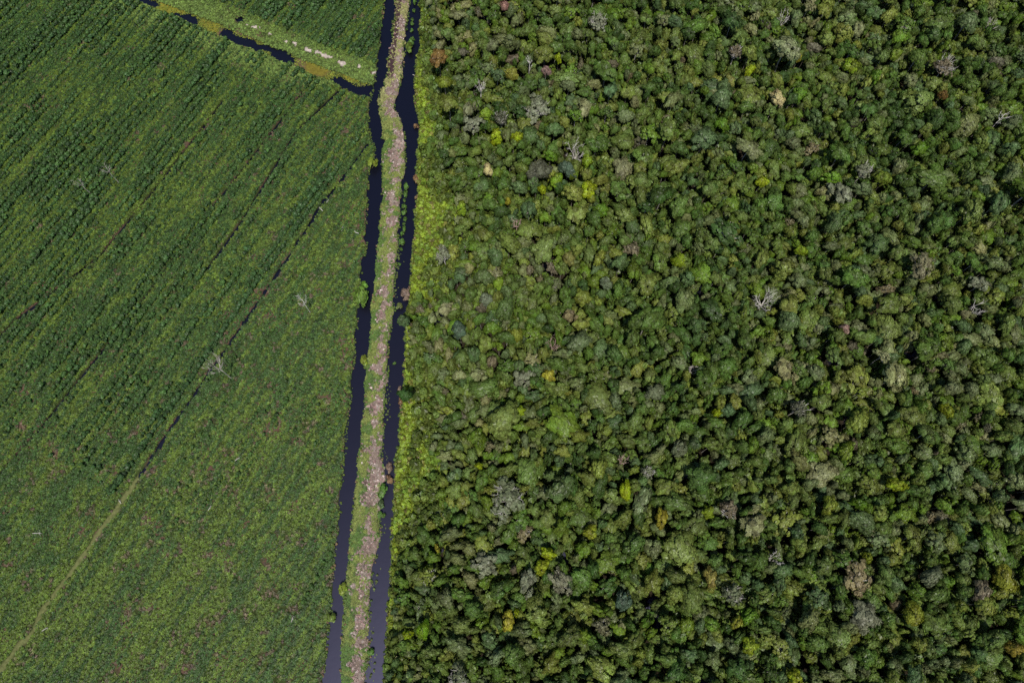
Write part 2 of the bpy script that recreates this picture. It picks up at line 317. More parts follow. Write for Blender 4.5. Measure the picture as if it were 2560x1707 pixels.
# ------------------------------------------------------------------ masses (grass, thicket, far forest): points that carry real plants
def mass(name, meshes, P, scl, rz, pid, tint, label, cat, tiltv=None):
    c = bpy.data.collections.new(name + "_plants")
    for i, me in enumerate(meshes):
        c.objects.link(bpy.data.objects.new("%s_%02d" % (name, i), me))
    n = len(P); scl = np.asarray(scl, float); scl = np.repeat(scl[:, None], 3, 1) if scl.ndim == 1 else scl
    rot = np.zeros((n, 3)); rot[:, 2] = rz
    if tiltv is not None: rot[:, :2] = tiltv
    col = np.ones((n, 4)); col[:, :3] = tint
    me = bpy.data.meshes.new(name); me.vertices.add(n); me.vertices.foreach_set("co", np.asarray(P, np.float32).reshape(-1))
    for nm, typ, key, d in (("scl", 'FLOAT_VECTOR', "vector", scl), ("rot", 'FLOAT_VECTOR', "vector", rot), ("pid", 'INT', "value", pid), ("tint", 'FLOAT_COLOR', "color", col)):
        a = me.attributes.new(nm, typ, 'POINT'); a.data.foreach_set(key, np.asarray(d, np.int32 if typ == 'INT' else np.float32).reshape(-1))
    o = add(name, me, label=label, cat=cat, kind="stuff")
    g = bpy.data.node_groups.new(name + "_growth", 'GeometryNodeTree')
    g.interface.new_socket("Geometry", in_out='INPUT', socket_type='NodeSocketGeometry'); g.interface.new_socket("Geometry", in_out='OUTPUT', socket_type='NodeSocketGeometry')
    N, Lk = g.nodes, g.links
    gi, go = N.new("NodeGroupInput"), N.new("NodeGroupOutput"); iop = N.new("GeometryNodeInstanceOnPoints"); ci = N.new("GeometryNodeCollectionInfo")
    ci.inputs[0].default_value = c; ci.inputs["Separate Children"].default_value = True; ci.inputs["Reset Children"].default_value = True
    def na(nm, typ):
        x = N.new("GeometryNodeInputNamedAttribute"); x.data_type = typ; x.inputs[0].default_value = nm; return x.outputs[0]
    e = N.new("FunctionNodeEulerToRotation"); Lk.new(na("rot", 'FLOAT_VECTOR'), e.inputs[0])
    Lk.new(gi.outputs[0], iop.inputs["Points"]); Lk.new(ci.outputs[0], iop.inputs["Instance"]); iop.inputs["Pick Instance"].default_value = True
    Lk.new(na("pid", 'INT'), iop.inputs["Instance Index"]); Lk.new(e.outputs[0], iop.inputs["Rotation"]); Lk.new(na("scl", 'FLOAT_VECTOR'), iop.inputs["Scale"])
    Lk.new(iop.outputs[0], go.inputs[0])
    md = o.modifiers.new("growth", 'NODES'); md.node_group = g; return o

# ------------------------------------------------------------------ the land: one sheet with canals, ditch and pools cut into it
def side_canal(x, y):
    m = (y > 100) & (x < -40); ch = np.full(x.shape, -50.0); po = np.full(x.shape, -50.0)
    if m.any():
        ch[m] = poly_sd(x[m], y[m], CH)
        q = np.full(m.sum(), -50.0)
        for P in POOLS: q = np.maximum(q, poly_sd(x[m], y[m], P))
        po[m] = q
    return ch, po
xs = np.concatenate([[-6000, -3000, -1500, -800, -450, -330], np.arange(-275, -92, 0.62), np.arange(-92, -22, 0.42), np.arange(-22, 290, 2.6), [330, 450, 800, 1500, 3000, 6000]])
ys = np.concatenate([[-6000, -3000, -1500, -700, -300, -120], np.arange(-60, 300, 0.62), [330, 450, 800, 1500, 3000, 6000, 9000]])
X, Y = np.meshgrid(xs, ys); X0, Y0 = X.ravel(), Y.ravel()
jx = (fbm(X0, Y0, 2.2, 301, 2) - 0.5) * 2.2
a0, a1, a2, a3 = ex(0, Y0), ex(1, Y0), ex(2, Y0), ex(3, Y0)
dl = np.minimum(X0 - a0, a1 - X0) + jx * 0.7 + 0.45; dr = np.minimum(X0 - a2, a3 - X0) + jx * 0.7 + 0.45
near = (np.abs(X0) < 300) & (Y0 > -61) & (Y0 < 301)
Z = np.where(near, (fbm(X0, Y0, 7, 302, 3) - 0.5) * 0.35, 0.0)
forest = X0 > a3; bank = (X0 > a1) & (X0 < a2); field = X0 < a0
Z += np.where(bank, 0.55 * np.clip(np.minimum(X0 - a1, a2 - X0) / 3, 0, 1), 0)
Z -= np.where(forest & near, 1.3 * sstep(0.60, 0.72, fbm(X0, Y0, 11, 303, 3)), 0)
ch, po = side_canal(X0, Y0)
Z = np.where((ch > 0) & near, -0.40 + 0.05 * jx, Z)
cut = np.maximum(np.maximum(dl, dr), np.where(po > -40, po + 0.45 + jx * 0.35, -50))
dd, sidev, par = line_d(X0, Y0, DITCH[:NDITCH]); dt, _, _ = line_d(X0, Y0, DITCH[NDITCH - 1:])
cut = np.maximum(cut, np.where(field, 0.42 - dd + 0.6 * jx, -50))
Z = np.where(cut > -0.6, Z * (1 - sstep(-0.6, 0.5, cut)) - 1.5 * sstep(-0.6, 0.5, cut), Z)
fur_d = np.full(len(X0), 99.0)
for W in FUR:
    df, _, _ = line_d(X0, Y0, W); Z -= np.where(field, 0.7 * sstep(0.9, 0.3, df), 0); fur_d = np.minimum(fur_d, df)
# what covers the soil where
n1, n2, n3 = fbm(X0, Y0, 9, 311), fbm(X0, Y0, 3.5, 312), fbm(X0, Y0, 30, 313)
def mixc(c, k, w): return c * (1 - w[:, None]) + np.asarray(k) * w[:, None]
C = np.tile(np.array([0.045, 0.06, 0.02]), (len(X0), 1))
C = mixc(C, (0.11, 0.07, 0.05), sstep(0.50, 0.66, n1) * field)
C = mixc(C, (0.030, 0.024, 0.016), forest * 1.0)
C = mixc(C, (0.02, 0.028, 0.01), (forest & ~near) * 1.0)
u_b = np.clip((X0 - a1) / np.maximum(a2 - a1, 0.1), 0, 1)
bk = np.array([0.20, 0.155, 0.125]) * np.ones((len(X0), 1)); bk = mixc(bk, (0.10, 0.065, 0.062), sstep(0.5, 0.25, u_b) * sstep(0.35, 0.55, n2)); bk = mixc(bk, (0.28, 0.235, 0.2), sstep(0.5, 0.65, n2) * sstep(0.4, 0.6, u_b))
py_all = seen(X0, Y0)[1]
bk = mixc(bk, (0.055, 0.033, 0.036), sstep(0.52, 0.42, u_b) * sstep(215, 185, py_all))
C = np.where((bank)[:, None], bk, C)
C = mixc(C, (0.19, 0.16, 0.025), ((ch > 0) & (po < 0.1)) * sstep(0.4, 0.62, fbm(X0, Y0, 6, 315)))
C = mixc(C, (0.15, 0.13, 0.025), sstep(0.5, 1.5, ch) * (po < 0.1) * np.maximum(sstep(7, 4, np.hypot(X0 - at(790, 170)[0], (Y0 - at(790, 170)[1]) * 0.8)), sstep(4, 2, np.hypot(X0 - at(515, 58)[0], Y0 - at(515, 58)[1]))))
Zs = np.zeros(len(X0))
for (sx, sy, ra, rb) in SANDS:
    q = at(340 + sx / 3.92, sy / 3.92); e1 = at(340 + (sx + 40) / 3.92, (sy + 21) / 3.92) - q; e1 = e1[:2] / np.hypot(*e1[:2]); du = (X0 - q[0]) * e1[0] + (Y0 - q[1]) * e1[1]; dv = -(X0 - q[0]) * e1[1] + (Y0 - q[1]) * e1[0]
    m = np.hypot(du / (ra * 0.054), dv / (rb * 0.066)) + (fbm(X0, Y0, 1.6, 377, 2) - 0.5) * 1.7
    Zs = np.maximum(Zs, sstep(1.2, 0.85, m))
C = mixc(C, (0.42, 0.36, 0.32), Zs)
trailw = sstep(1.25, 0.5, dt + 1.0 * (n2 - .5)) * field
C = mixc(C, (0.145, 0.155, 0.06), trailw)
C = mixc(C, (0.02, 0.015, 0.012), np.maximum(sstep(-0.35, 0.1, cut), sstep(0.9, 0.4, fur_d) * field))
nx, ny = len(xs), len(ys); ii = np.arange(nx * ny).reshape(ny, nx)
FQ = np.stack([ii[:-1, :-1], ii[:-1, 1:], ii[1:, 1:], ii[1:, :-1]], -1).reshape(-1, 4)
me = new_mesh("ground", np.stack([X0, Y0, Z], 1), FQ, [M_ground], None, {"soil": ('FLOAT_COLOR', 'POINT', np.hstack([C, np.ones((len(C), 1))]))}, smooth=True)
add("ground", me, label="flat peat land cut by two straight canals and a narrow ditch", cat="ground", kind="structure")
me = new_mesh("canal_water", [(-6000, -6000, WATER_Z), (6000, -6000, WATER_Z), (6000, 9000, WATER_Z), (-6000, 9000, WATER_Z)], np.array([[0, 1, 2, 3]]), [M_water])
add("canal_water", me, label="dark still peat water filling the canals and pools", cat="water", kind="structure")
def ground_z(x, y):
    xi = np.clip(np.searchsorted(xs, x), 0, nx - 1); yi = np.clip(np.searchsorted(ys, y), 0, ny - 1); return Z.reshape(ny, nx)[yi, xi]
def cut_at(x, y):
    xi = np.clip(np.searchsorted(xs, x), 0, nx - 1); yi = np.clip(np.searchsorted(ys, y), 0, ny - 1); return cut.reshape(ny, nx)[yi, xi]
def field_at(name_arr, x, y):
    xi = np.clip(np.searchsorted(xs, x), 0, nx - 1); yi = np.clip(np.searchsorted(ys, y), 0, ny - 1); return name_arr.reshape(ny, nx)[yi, xi]

# ------------------------------------------------------------------ field undergrowth (one mass)
def jitter_grid(x0, x1, y0, y1, s, r):
    gx, gy = np.meshgrid(np.arange(x0, x1, s), np.arange(y0, y1, s)); gx = gx.ravel() + r.uniform(-.5, .5, gx.size) * s; gy = gy.ravel() + r.uniform(-.5, .5, gy.size) * s
    return gx, gy
gx, gy = jitter_grid(-262, -55, -36, 280, 0.68, rng)
k = (gx < ex(0, gy) + 0.3) & inframe(gx, gy, 0, 60); gx, gy = gx[k], gy[k]
cu, chv, sand, tr = cut_at(gx, gy), field_at(ch, gx, gy), field_at(Zs, gx, gy), field_at(trailw, gx, gy)
bare = fbm(gx, gy, 3.6, 331, 3); patch = fbm(((gx - DITCH[0][0]) * rn[0] + (gy - DITCH[0][1]) * rn[1]) / 5.5, (gx * rd[0] + gy * rd[1]) / 42, 1, 332, 3); fine = fbm((gx * rn[0] + gy * rn[1]) / 1.7, (gx * rd[0] + gy * rd[1]) / 4.5, 1, 333, 2)
urow = (gx - DITCH[0][0]) * rn[0] + (gy - DITCH[0][1]) * rn[1]
rightness = sstep(30, -25, urow)
bare_w = sstep(0.65, 0.76, bare + 0.07 * (rightness - .5))
k = (cu < -0.15) & (field_at(fur_d, gx, gy) + 1.1 * (vnoise(gx, gy, 7, 339) - .62) > 0.45) & (sand < 0.4) & (tr < 0.5) & (rng.random(len(gx)) > bare_w * 0.5)
gx, gy, cu, chv, bare_w, patch, fine, urow, rightness = [a[k] for a in (gx, gy, cu, chv, bare_w, patch, fine, urow, rightness)]
g1, g2, g3, g4 = np.array([0.104, 0.162, 0.022]), np.array([0.046, 0.098, 0.022]), np.array([0.15, 0.11, 0.075]), np.array([0.17, 0.205, 0.03])
w = sstep(0.36, 0.62, patch * 0.45 + fine * 0.55 - 0.11 * np.cos(2 * math.pi * (urow + 1.2 * (fbm(gx, gy, 14, 355, 2) - .5)) / 3.25) * (0.5 + 0.5 * rightness) + rng.normal(size=len(gx)) * 0.06)
T = g2 * (1 - w[:, None]) + g1 * w[:, None]
T = mixc(T, g3, np.clip(bare_w * (0.6 + 0.5 * rng.random(len(gx))), 0, 1) * (rng.random(len(gx)) < 0.55))
pxx, pyy, _ = seen(gx, gy)
upper = sstep(12, 3, np.abs(chv + 3) - 0) * (pyy < 215) * (gy > 100)                # the grassy strip along the side canal
T = mixc(T, (0.16, 0.24, 0.055), upper * 0.8); T = mixc(T, (0.22, 0.25, 0.03), (chv > 0) * (0.55 + 0.4 * (rng.random(len(gx)) < .5)))
T = T * (1 + 0.25 * rng.normal(size=(len(gx), 1))).clip(0.5, 1.6)
kk = ~((chv > 0.8) & (np.hypot(gx - at(790, 170)[0], gy - at(790, 170)[1]) < 6))
sel = np.where(kk)[0]; n = len(sel)
FP = np.where(rng.random(n) < 0.72, rng.integers(0, 4, n), rng.integers(4, 6, n))
fs = rng.uniform(0.6, 1.1, n) * np.where(chv[sel] > 0, 0.6, 1) * np.where(FP > 3, 0.62, 1); FSC = np.stack([fs, fs, fs * np.where(FP > 3, 0.6, 0.85)], 1)
mass("field_undergrowth", TUFT_ME + BUSH[2:4], np.stack([gx, gy, ground_z(gx, gy) - 0.05], 1)[sel], FSC, rng.uniform(0, 6.28, n),
     FP, T[sel], "bright green grass and low weeds covering the plantation field", "undergrowth")

# ------------------------------------------------------------------ planted saplings in rows
rows = []
umin, umax = -90, 330
R0 = DITCH[0]
for iu, u in enumerate(np.arange(umin, umax, 3.25) + rng.normal(size=len(np.arange(umin, umax, 3.25))) * 0.42):
    v = np.arange(-330, 170, 0.86); v = v + rng.uniform(-.5, .5, len(v)); uu = u + rng.normal(size=len(v)) * 0.14 + 1.5 * (fbm(v, v * 0 + iu * 9, 30, 341, 2) - .5)
    rows.append(np.stack([R0[0] + rn[0] * uu + rd[0] * v, R0[1] + rn[1] * uu + rd[1] * v, uu, v], 1))
S = np.concatenate(rows)
S = S[(S[:, 0] < ex(0, S[:, 1]) - 0.8)]; S = S[inframe(S[:, 0], S[:, 1], 0, 50)]
px, py, dep = seen(S[:, 0], S[:, 1])
ddS, sdS, parS = line_d(S[:, 0], S[:, 1], DITCH); chS, poS = side_canal(S[:, 0], S[:, 1])
left = (sdS * line_d(np.array([at(100, 400)[0]]), np.array([at(100, 400)[1]]), DITCH)[1][0]) > 0
upperblk = (py < 0.36 * (px - 480) + 20) & (py < 215) & (px > 470)
dens = 0.5 * fbm(S[:, 0], S[:, 1], 22, 351, 3) + 0.5 * fbm(S[:, 2] / 7, S[:, 3] / 50, 1, 353, 3); dens2 = fbm(S[:, 0], S[:, 1], 6, 352, 2)
deep = np.clip(ddS / 95, 0, 1)
p = np.where(left, 0.45 + 0.55 * deep, 0.42) + 1.6 * (dens - 0.5) + 0.5 * (dens2 - .5)
hedge = left & (ddS < 7.5) & (parS > 18) & (parS < 210); p = np.where(hedge, 0.9, p); p = np.where(upperblk, 0.93, p)
p = np.where(field_at(Zs, S[:, 0], S[:, 1]) > 0.05, 0, p)
strip = (chS > -1.2) | ((chS > -11) & (py < 0.36 * (px - 480) + 45) & (px > 340))
keep = (rng.random(len(S)) < p) & ~strip & (ddS > 1.5) & (cut_at(S[:, 0], S[:, 1]) < -0.7)
for W in FUR: keep &= line_d(S[:, 0], S[:, 1], W)[0] > 1.0
S, px, py, dep, ddS, left, hedge, upperblk, deep, parS = [a[keep] for a in (S, px, py, dep, ddS, left, hedge, upperblk, deep, parS)]
n = len(S)
ssize = rng.uniform(0.5, 0.95, n) * np.where(left, 0.84 + 0.12 * deep, 0.62) * np.where(hedge, 1.3, 1.0) * np.where(upperblk, 1.12, 1) * (0.62 + 0.8 * sstep(0.3, 0.7, fbm(S[:, 2] / 5, S[:, 3] / 26, 1, 357, 3)))
ST_ = np.array([0.044, 0.096, 0.030]) * np.ones((n, 1)); ST_ = mixc(ST_, (0.075, 0.15, 0.03), rng.random(n) * 0.7 * (1 - 0.7 * hedge)); ST_ = mixc(ST_, (0.07, 0.135, 0.026), 0.45 * ~left); ST_ *= (1 + 0.18 * rng.normal(size=(n, 1))).clip(.6, 1.5)
spid = rng.integers(0, 4, n); srz = rng.uniform(0, 6.28, n)
gzS = ground_z(S[:, 0], S[:, 1])
show = ssize / dep; order = np.argsort(-show); inside = (px > 8) & (px < 2552) & (py > 8) & (py < 1699)
indiv = [i for i in order if inside[i]][:300]
rest = np.setdiff1d(np.arange(n), indiv)
mass("plantation_rows", SAP, np.stack([S[:, 0], S[:, 1], gzS - 0.1], 1)[rest], ssize[rest], srz[rest], spid[rest], ST_[rest], "rows of young dark green plantation trees filling the field", "saplings")

# ------------------------------------------------------------------ grass and dry stalks on the strip between the canals
gx, gy = jitter_grid(-110, -25, -36, 280, 0.34, rng)
k = (gx > ex(1, gy) - 0.3) & (gx < ex(2, gy) + 0.3) & inframe(gx, gy, 0, 60) & (cut_at(gx, gy) < -0.1); gx, gy = gx[k], gy[k]
ub = (gx - ex(1, gy)) / (ex(2, gy) - ex(1, gy)); pxx, pyy, _ = seen(gx, gy)
gn = fbm(gx, gy, 4.2, 361, 3); gn2 = fbm(gx, gy, 2.4, 362, 2)
green = sstep(0.36, 0.52, gn * 0.5 + gn2 * 0.5 + 0.05 * rng.normal(size=len(gx)) + 0.28 * (np.abs(ub - 0.6) * 2 - 0.45) + np.where(pyy > 1300, 0.06 * (0.55 - ub) * 4, 0))
darkzone = (pyy < 200) & (ub < 0.48)
k = (rng.random(len(gx)) < np.where(darkzone, 0.12, 0.25 + 0.7 * green)); gx, gy, ub, green, gn, gn2, pyy = [a[k] for a in (gx, gy, ub, green, gn, gn2, pyy)]
T = np.array([0.31, 0.235, 0.205]) * np.ones((len(gx), 1)); T = mixc(T, (0.30, 0.17, 0.17), (rng.random(len(gx)) < 0.3) * 0.7); T = mixc(T, (0.6, 0.52, 0.49), (rng.random(len(gx)) < 0.12) * 0.7)
gg = mixc(np.array([0.085, 0.155, 0.028]) * np.ones((len(gx), 1)), (0.18, 0.22, 0.05), sstep(0.45, 0.6, gn2)); gg = mixc(gg, (0.34, 0.32, 0.14), sstep(360, 200, pyy) * 0.75)
T = np.where((rng.random(len(gx)) < green)[:, None], gg, T) * (1 + 0.22 * rng.normal(size=(len(gx), 1))).clip(.5, 1.6)
n = len(gx)
mass("bank_grass", TUFT_ME, np.stack([gx, gy, ground_z(gx, gy) - 0.05], 1), rng.uniform(0.38, 0.8, n), rng.uniform(0, 6.28, n), rng.integers(0, 4, n), T, "grass and pinkish dry stalks on the strip between the canals", "grass")

# weeds hanging over the water along every canal edge
PW, TW, SW = [], [], []
for kedge, (sgn, dens_) in enumerate(((-1, 1.3), (1, 1.5), (-1, 1.6), (1, 2.2))):
    yy = np.arange(-34, 278, 1 / dens_ / 1.6) ; yy = yy + rng.uniform(-.3, .3, len(yy)); xx = ex(kedge, yy) + sgn * rng.uniform(-0.15, 1.2, len(yy))
    kq = vnoise(xx, yy, 3.0, 371 + kedge) > [0.42, 0.35, 0.4, 0.15][kedge]; xx, yy = xx[kq], yy[kq]
    PW.append(np.stack([xx, yy, np.maximum(ground_z(xx, yy), WATER_Z) - 0.1], 1)); SW.append(rng.uniform(0.3, [0.5, 0.55, 0.5, 0.8][kedge], len(xx)))
    t = mixc(np.array([0.075, 0.14, 0.03]) * np.ones((len(xx), 1)), (0.24, 0.28, 0.05), rng.random(len(xx)) * (0.9 if kedge == 3 else .5)); t = mixc(t, (0.26, 0.16, 0.1), (rng.random(len(xx)) < 0.12) * 0.8); TW.append(t)
# thin weed floating in the right canal along the strip
yy = np.arange(-30, 130, 0.9); yy = yy + rng.uniform(-.4, .4, len(yy)); xx = ex(2, yy) + np.abs(rng.normal(size=len(yy))) * 1.1 + 0.3; kq = vnoise(xx, yy, 5, 381) > 0.5; xx, yy = xx[kq], yy[kq]
PW.append(np.stack([xx, yy, np.full(len(xx), WATER_Z - .12)], 1)); SW.append(rng.uniform(.2, .5, len(xx))); TW.append(np.array([0.12, 0.16, 0.05]) * (1 + .3 * rng.random((len(xx), 1))))
PW, TW, SW = np.concatenate(PW), np.concatenate(TW), np.concatenate(SW); n = len(PW)
mass("water_edge_weeds", BUSH + TUFT_ME, PW, SW, rng.uniform(0, 6.28, n), rng.integers(0, 8, n), TW, "low weeds fringing the banks of both long canals", "weeds")

# ------------------------------------------------------------------ fern and shrub belt on the forest side of the right canal
bw = np.array([(0, 1.5), (60, 3), (130, 4), (200, 8), (270, 16), (330, 10), (380, 3), (430, 7), (520, 14), (620, 14), (690, 11), (740, 6), (790, 1), (900, 1), (950, 9), (1080, 13), (1130, 9), (1180, 15), (1280, 13), (1340, 6), (1400, 2.5), (1707, 1.5)], float)
def belt(y):
    px, py, _ = seen(ex(3, y), y); return np.interp(py, bw[:, 0], bw[:, 1])
gx, gy = jitter_grid(-75, 10, -36, 285, 0.85, rng)
off = gx - ex(3, gy); b = belt(gy); k = (off > 1.1) & (off < b + 3 + 3 * rng.random(len(gx))) & inframe(gx, gy, 0, 60); gx, gy, off, b = gx[k], gy[k], off[k], b[k]
T = mixc(np.array([0.21, 0.285, 0.028]) * np.ones((len(gx), 1)), (0.13, 0.205, 0.025), sstep(.45, .72, fbm(gx, gy, 4, 391, 3))); T = mixc(T, (0.18, 0.14, 0.05), (rng.random(len(gx)) < 0.1) * .7)
T *= (1 + .18 * rng.normal(size=(len(gx), 1))).clip(.6, 1.5); n = len(gx)
mass("canal_side_thicket", BUSH, np.stack([gx, gy, ground_z(gx, gy).clip(-0.3, 9)], 1), np.stack([rng.uniform(.7, 1.25, n)] * 2 + [rng.uniform(.7, 1.5, n)], 1), rng.uniform(0, 6.28, n), rng.integers(0, 4, n), T, "bright yellow-green ferns and shrubs along the forest bank", "thicket")

# ------------------------------------------------------------------ the forest: where each tree stands
LIME, FRESH, YEL, CREAM, PALE, TAN, GREYG, DARKG, ORANGE, BROWN, BLUE = (0.27, 0.34, 0.014), (0.10, 0.19, 0.016), (0.33, 0.31, 0.035), (0.5, 0.43, 0.2), (0.175, 0.19, 0.115), (0.21, 0.175, 0.085), (0.12, 0.14, 0.072), (0.095, 0.10, 0.06), (0.20, 0.125, 0.035), (0.155, 0.13, 0.078), (0.075, 0.115, 0.07)
# crown centre in the photo, crown radius there, form, colour, colour word
K = [(1240,335,15,7,LIME,"bright lime"),(1294,342,13,0,LIME,"lime"),(1214,282,17,8,(0.15,.22,.02),"lime green"),(1471,474,21,10,LIME,"vivid lime"),(1393,446,18,9,(0.13,.21,.015),"lime green"),(1469,401,15,1,(.15,.22,.015),"lime green"),(1279,184,16,1,(.2,.2,.03),"yellow-olive"),(1355,473,10,0,LIME,"lime"),(1270,503,7,1,YEL,"yellow"),(1153,514,13,7,(.17,.24,.02),"lime green"),(1396,143,9,1,LIME,"lime"),
 (1347,425,29,0,DARKG,"dark grey"),(1420,415,21,2,BLUE,"grey-green"),(1325,333,24,2,(.075,.125,.035),"green"),(1376,390,14,3,FRESH,"fresh green"),(1182,306,25,6,PALE,"pale grey-cream"),(1172,272,18,5,(.19,.2,.1),"pale"),
 (1364,544,15,1,(.12,.2,.02),"fresh lime"),(1247,707,15,9,(.14,.21,.02),"lime green"),(1214,748,17,4,(.15,.18,.11),"pale silvery"),(1422,646,17,1,(.19,.19,.05),"yellow-olive"),(1500,643,18,4,(.17,.2,.03),"yellow-green"),(1517,704,17,4,(.13,.165,.09),"pale blue-green"),(1425,789,17,5,TAN,"tan"),(1372,939,16,1,YEL,"yellow"),(1308,939,25,6,PALE,"pale grey"),(1520,799,13,0,(.2,.24,.06),"pale lime"),(1298,1028,14,1,(.19,.26,.015),"bright lime"),(1291,833,16,8,(.17,.19,.025),"yellow-green"),(1502,525,18,1,FRESH,"fresh green"),(1146,823,21,4,BLUE,"blue-green"),(1210,690,22,2,(.09,.13,.04),"green"),(1264,768,25,3,(.075,.12,.03),"green"),
 (1370,1383,17,1,LIME,"vivid lime"),(1355,1416,19,0,(.2,.24,.014),"yellow-lime"),(1197,1164,9,0,LIME,"lime"),(1270,1551,21,4,YEL,"golden yellow"),(1291,1530,9,0,LIME,"lime"),(1057,1573,19,9,(.12,.21,.012),"fresh lime"),(1213,1409,31,6,PALE,"pale silvery"),(1318,1455,26,5,PALE,"pale grey-green"),(1400,1452,29,6,(.18,.18,.11),"pale olive"),(1092,1368,9,4,YEL,"yellow"),(1284,1423,10,1,BROWN,"pinkish brown"),(1478,1328,18,10,(.2,.23,.02),"yellow-lime"),(1020,1585,13,0,(.2,.27,.012),"bright lime"),
 (1877,173,12,1,LIME,"bright lime"),(1823,202,15,0,(.24,.25,.06),"pale yellow"),(2000,235,18,1,FRESH,"bright green"),(2250,90,18,9,(.11,.19,.02),"lime green"),(2129,163,19,10,(.15,.21,.015),"lime green"),(2240,136,15,0,(.13,.19,.02),"lime green"),(1906,454,15,10,LIME,"bright lime"),(2000,139,7,0,YEL,"yellow"),(2357,238,9,0,ORANGE,"orange-tipped"),(2189,190,15,3,FRESH,"green"),(2299,371,18,1,FRESH,"rich green"),(2081,444,18,3,FRESH,"dark lime"),(2209,444,18,0,(.12,.17,.02),"olive lime"),(2104,480,27,5,PALE,"pale olive"),(1806,310,17,1,FRESH,"rich green"),(2003,626,13,0,(.17,.24,.015),"lime"),
 (2243,1211,20,0,(.17,.22,.012),"lime"),(1886,1307,34,5,(.18,.185,.08),"pale olive"),(2515,1443,29,9,(.17,.18,.02),"yellow-olive"),(1874,1613,21,1,(.17,.22,.015),"lime"),(1872,1538,21,3,FRESH,"rich green"),(1842,1555,15,0,(.23,.24,.03),"yellow-lime"),(1777,1443,20,1,(.24,.21,.05),"yellow-tan"),(2144,1443,38,6,TAN,"tan-grey"),(2172,1392,12,0,(.18,.22,.02),"lime"),(2284,1535,26,9,(.17,.19,.02),"yellow-olive"),(1770,1279,16,1,(.15,.2,.015),"lime green"),(1990,1694,20,0,(.2,.24,.015),"lime"),(2149,1259,16,1,(.085,.16,.014),"rich green"),(2073,1262,21,1,(.14,.17,.02),"olive lime"),(1796,1029,11,0,LIME,"lime"),(2117,1126,21,10,(.13,.19,.02),"lime green"),(1964,925,28,5,(.22,.21,.09),"pale yellow-olive"),(2454,707,21,6,PALE,"pale grey"),
 (1110,205,18,9,(.15,.19,.02),"yellow-green"),(1120,260,22,11,(.14,.17,.03),"yellow-green"),(1010,985,17,2,(.05,.11,.025),"dark green"),(1008,800,16,4,(.08,.13,.05),"green"),(1470,1195,20,1,(.12,.15,.03),"olive"),(1640,980,22,2,GREYG,"grey-green"),(1700,1120,22,4,GREYG,"grey-green"),(2080,1090,24,6,(.2,.2,.08),"pale olive"),(1560,1500,24,4,BLUE,"blue-green"),(1690,1440,22,3,(.1,.13,.03),"olive green"),(2000,1150,22,0,(.15,.16,.05),"olive"),(2330,1440,24,2,GREYG,"grey-green")]
